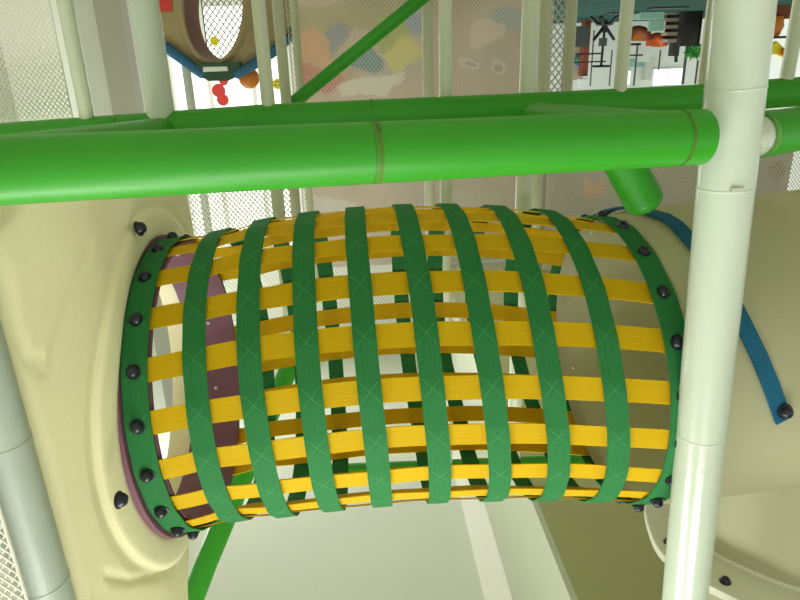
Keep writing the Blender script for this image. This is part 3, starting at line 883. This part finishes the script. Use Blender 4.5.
# arches
def arch(cx, cy, rx, ry, Y, m, label, m2):
    t = thing('arch_sign', hp(cx, cy, Y), label, 'sign')
    mb = MB(); pts = []
    for k in range(13):
        a = pi*k/12; pts.append(hp(cx-rx*cos(a), cy-ry*sin(a), Y))
    mb.tube(pts, .12, 10); build(mb, 'arch', m, t)
    mb = MB(); mb.prism([hp(cx-rx*.6*cos(pi*k/12), cy+1-ry*.7*sin(pi*k/12), Y) for k in range(13)], (0, .08, 0)); build(mb, 'face', m2, t, smooth=0)
arch(638, 40, 10, 10, 18.5, M['rust'], 'rust red arch with an orange face behind the thin white pole', M['orange'])
arch(657, 46, 7, 9, 18.6, M['orange_red'], 'orange arch with yellow face left of the striped shelf', M['orange'])
hall('wall_sign', 649, 20, 664, 31, 17.8, .06, M['mint'], 'grey mint sign panel above the orange arch', 'sign')
hall('wall_sign', 629, 60, 645, 67, 25.94, .05, M['mint'], 'low mint panel beside the dark rod', 'sign')
hall('cabinet', 643, 29, 652, 62, 23.5, .4, M['label_w'], 'tall white cabinet between the two arches', 'cabinet')
hall('cabinet', 646, 62, 652, 80, 25.68, .3, M['wall_g'], 'narrow grey cabinet left of the wide bright window', 'cabinet')
# slatted shelf
sf = thing('shelf_unit', hp(671, 10, 18), 'pale slatted shelf unit left of the black screen', 'shelf')
for k in range(5):
    mb = MB(); rect(mb, 665+k*.6, 11+k*7, 679, 14.5+k*7, 18, .35); build(mb, 'shelf_board', M['shelfb'], sf, smooth=0)
mb = MB(); rect(mb, 666, 10, 680, 43, 18.36, .05); build(mb, 'back_panel', M['black'], sf, smooth=0)
# black screen
sc_ = thing('display_screen', hp(692, 5, 17.5), 'large black screen right of the slatted shelf', 'screen')
mb = MB(); rect(mb, 683, 4, 701, 45, 17.5, .12); build(mb, 'panel', M['screen'], sc_, smooth=0)
mb = MB(); rect(mb, 682.2, 3.2, 683, 45.8, 17.46, .2); rect(mb, 701, 3.2, 702, 45.8, 17.46, .2); rect(mb, 682.2, 45, 702, 46, 17.46, .2); build(mb, 'frame', M['black'], sc_, smooth=0)
# lamp-like black figure
lf = thing('floor_speaker', hp(676, 40, 19.5), 'black speaker on a stem between shelf and green plant', 'speaker')
mb = MB(); rect(mb, 672.5, 43, 679.5, 56, 19.5, .25); build(mb, 'cabinet', M['black'], lf, smooth=0)
mb = MB(); mb.tube([hp(676, 20, 19.6), hp(676, 62, 19.6)], .05, 8); build(mb, 'stem', M['black'], lf)
# plants
def plant(px, py, Y, n, r, label, m):
    c = hp(px, py, Y); t = thing('leafy_plant', c, label, 'plant'); mb = MB()
    for k in range(n):
        d = V((random.uniform(-1, 1), random.uniform(-.5, .5), random.uniform(-.7, .9))).normalized()*r*random.uniform(.5, 1)
        e = d.cross(V((.3, 1, .2))).normalized()*r*.22
        mb.add([c, c+d*.5+e, c+d, c+d*.5-e, c+d*.5+V((0, -.02, .01))], [(0,1,4), (1,2,4), (2,3,4), (3,0,4)])
    build(mb, 'foliage', m, t, smooth=0)
    mb = MB(); mb.tube([V((c.x, c.y, 0)), c], .03, 8); build(mb, 'stem', M['rust'], t)
plant(693, 51, 19.8, 50, .3, 'bright green plant below the black screen in hall view', M['leaf'])
plant(773, 24, 16, 40, .34, 'green plant in the gap right of the white front post', M['leaf'])
# gap right of the big post
hall('wall_sign', 764, -14, 796, 19, 15.6, .08, M['rust'], 'dark rust board at top right beside the white front post', 'board')
mb = MB(); c = hp(776, 26, 15.5); mb.lathe([(.001, -.25), (.12, -.2), (.17, 0), (.1, .2), (.001, .28)], c, (0,0,1), 18)
tag(solo(mb, 'balloon', M['orange'], c), 'orange balloon in the gap right of the white front post', 'balloon')
mb = MB(); c = hp(776, 50, 15.2)
mb.prism([hp(x, y, 15.2) for x, y in ((769, 55), (773, 45), (777, 41), (782, 46), (788, 52), (785, 58), (776, 54))], (0, .1, 0))
tag(solo(mb, 'wall_sign', M['yellow'], c), 'yellow angular cut-out sign right of the white front post', 'sign')
mb = MB(); c = hp(786, 52, 15.1); mb.lathe([(.001, -.1), (.09, -.06), (.1, .05), (.001, .1)], c, (0,0,1), 14)
tag(solo(mb, 'balloon', M['red'], c), 'small red balloon by the yellow sign at right', 'balloon')
mb = MB(); rect(mb, 766, 36, 790, 38.5, 15.3, .1); tag(solo(mb, 'track_bar', M['black'], hp(778, 36, 15.3), 0), 'black bar over the yellow sign right of front post', 'bar')
# streaky cloth / things along the hall floor
for (x0, y0, x1, y1, Y, lab, mt) in ((612, 6, 640, 14, 16.5, 'low grey bench by the top of the thin white pole, hall view', 'rodgrey'), (640, 12, 664, 19, 17, 'pale low bench above the grey mint sign', 'mint'), (592, 8, 612, 12, 18, 'long pale plank above the pedestal table base', 'shelfb'),
                                     (655, -2, 690, 8, 14.5, 'black low platform at the top of hall view', 'black')):
    hall('bench', x0, y0, x1, y1, Y, .4, M[mt], lab, 'bench')

# ------------------------------------------------------------------ light
def area(name, loc, size, e, col=(1, 1, 1), target=None, sy=None):
    l = bpy.data.lights.new(name, 'AREA'); l.energy = e; l.size = size; l.color = col
    if sy: l.shape = 'RECTANGLE'; l.size_y = sy
    o = bpy.data.objects.new(name, l); COL.objects.link(o); o.location = loc
    d = (V(target) if target else V(loc)-V((0,0,1))) - V(loc)
    o.rotation_euler = d.to_track_quat('-Z', 'Y').to_euler()
    return o
warm = (.99, 1, .92)
area('unseen_ceiling_lamp', (.9, .2, 2.95), 1.2, 50, warm, sy=.6)
area('unseen_ceiling_lamp', (-.4, -.9, 2.95), 1.4, 80, warm, sy=.8)
area('unseen_ceiling_lamp', (1.3, 3.4, 2.95), 1.0, 60, warm, sy=.8)  # added out of view to brighten the mural wall
area('window_light', ((XL0+XL1)/2, YB-.12, 1.2), 1.0, 45, (1, 1, 1), target=(.4, 0, 1.0), sy=1.7)
area('hall_fill_light', (-4, 19, 5.6), 6, 380, (1, 1, 1), sy=6)  # unseen fill added to brighten the far hall
GROUPS = {'pole': 'thin poles of the play frame', 'foam_rail': 'green foam rails', 'safety_net': 'white safety nets', 'foam_post': 'foam posts', 'hanging_rod': 'dark rods in the hall',
          'track_bar': 'black bars in the hall', 'bench': 'low benches in the hall', 'sticker': 'small stickers on the left', 'arch_sign': 'arch signs in the hall', 'wall_sign': 'sign panels in the hall',
          'mural_board': 'mural boards', 'leafy_plant': 'plants in the hall', 'balloon': 'balloons at right', 'cabinet': 'cabinets in the hall'}
for o in SC.objects:
    k = o.name.split('.')[0]
    if o.parent is None and k in GROUPS and 'label' in o: o['group'] = GROUPS[k]
wd = bpy.data.worlds.new('world'); SC.world = wd; wd.use_nodes = True
bg = wd.node_tree.nodes['Background']; bg.inputs['Color'].default_value = (.93, 1, .87, 1); bg.inputs['Strength'].default_value = 1.0
SC.view_settings.view_transform = 'Standard'
SC.view_settings.look = 'None'
SC.view_settings.gamma = 1
SC.view_settings.exposure = -.13
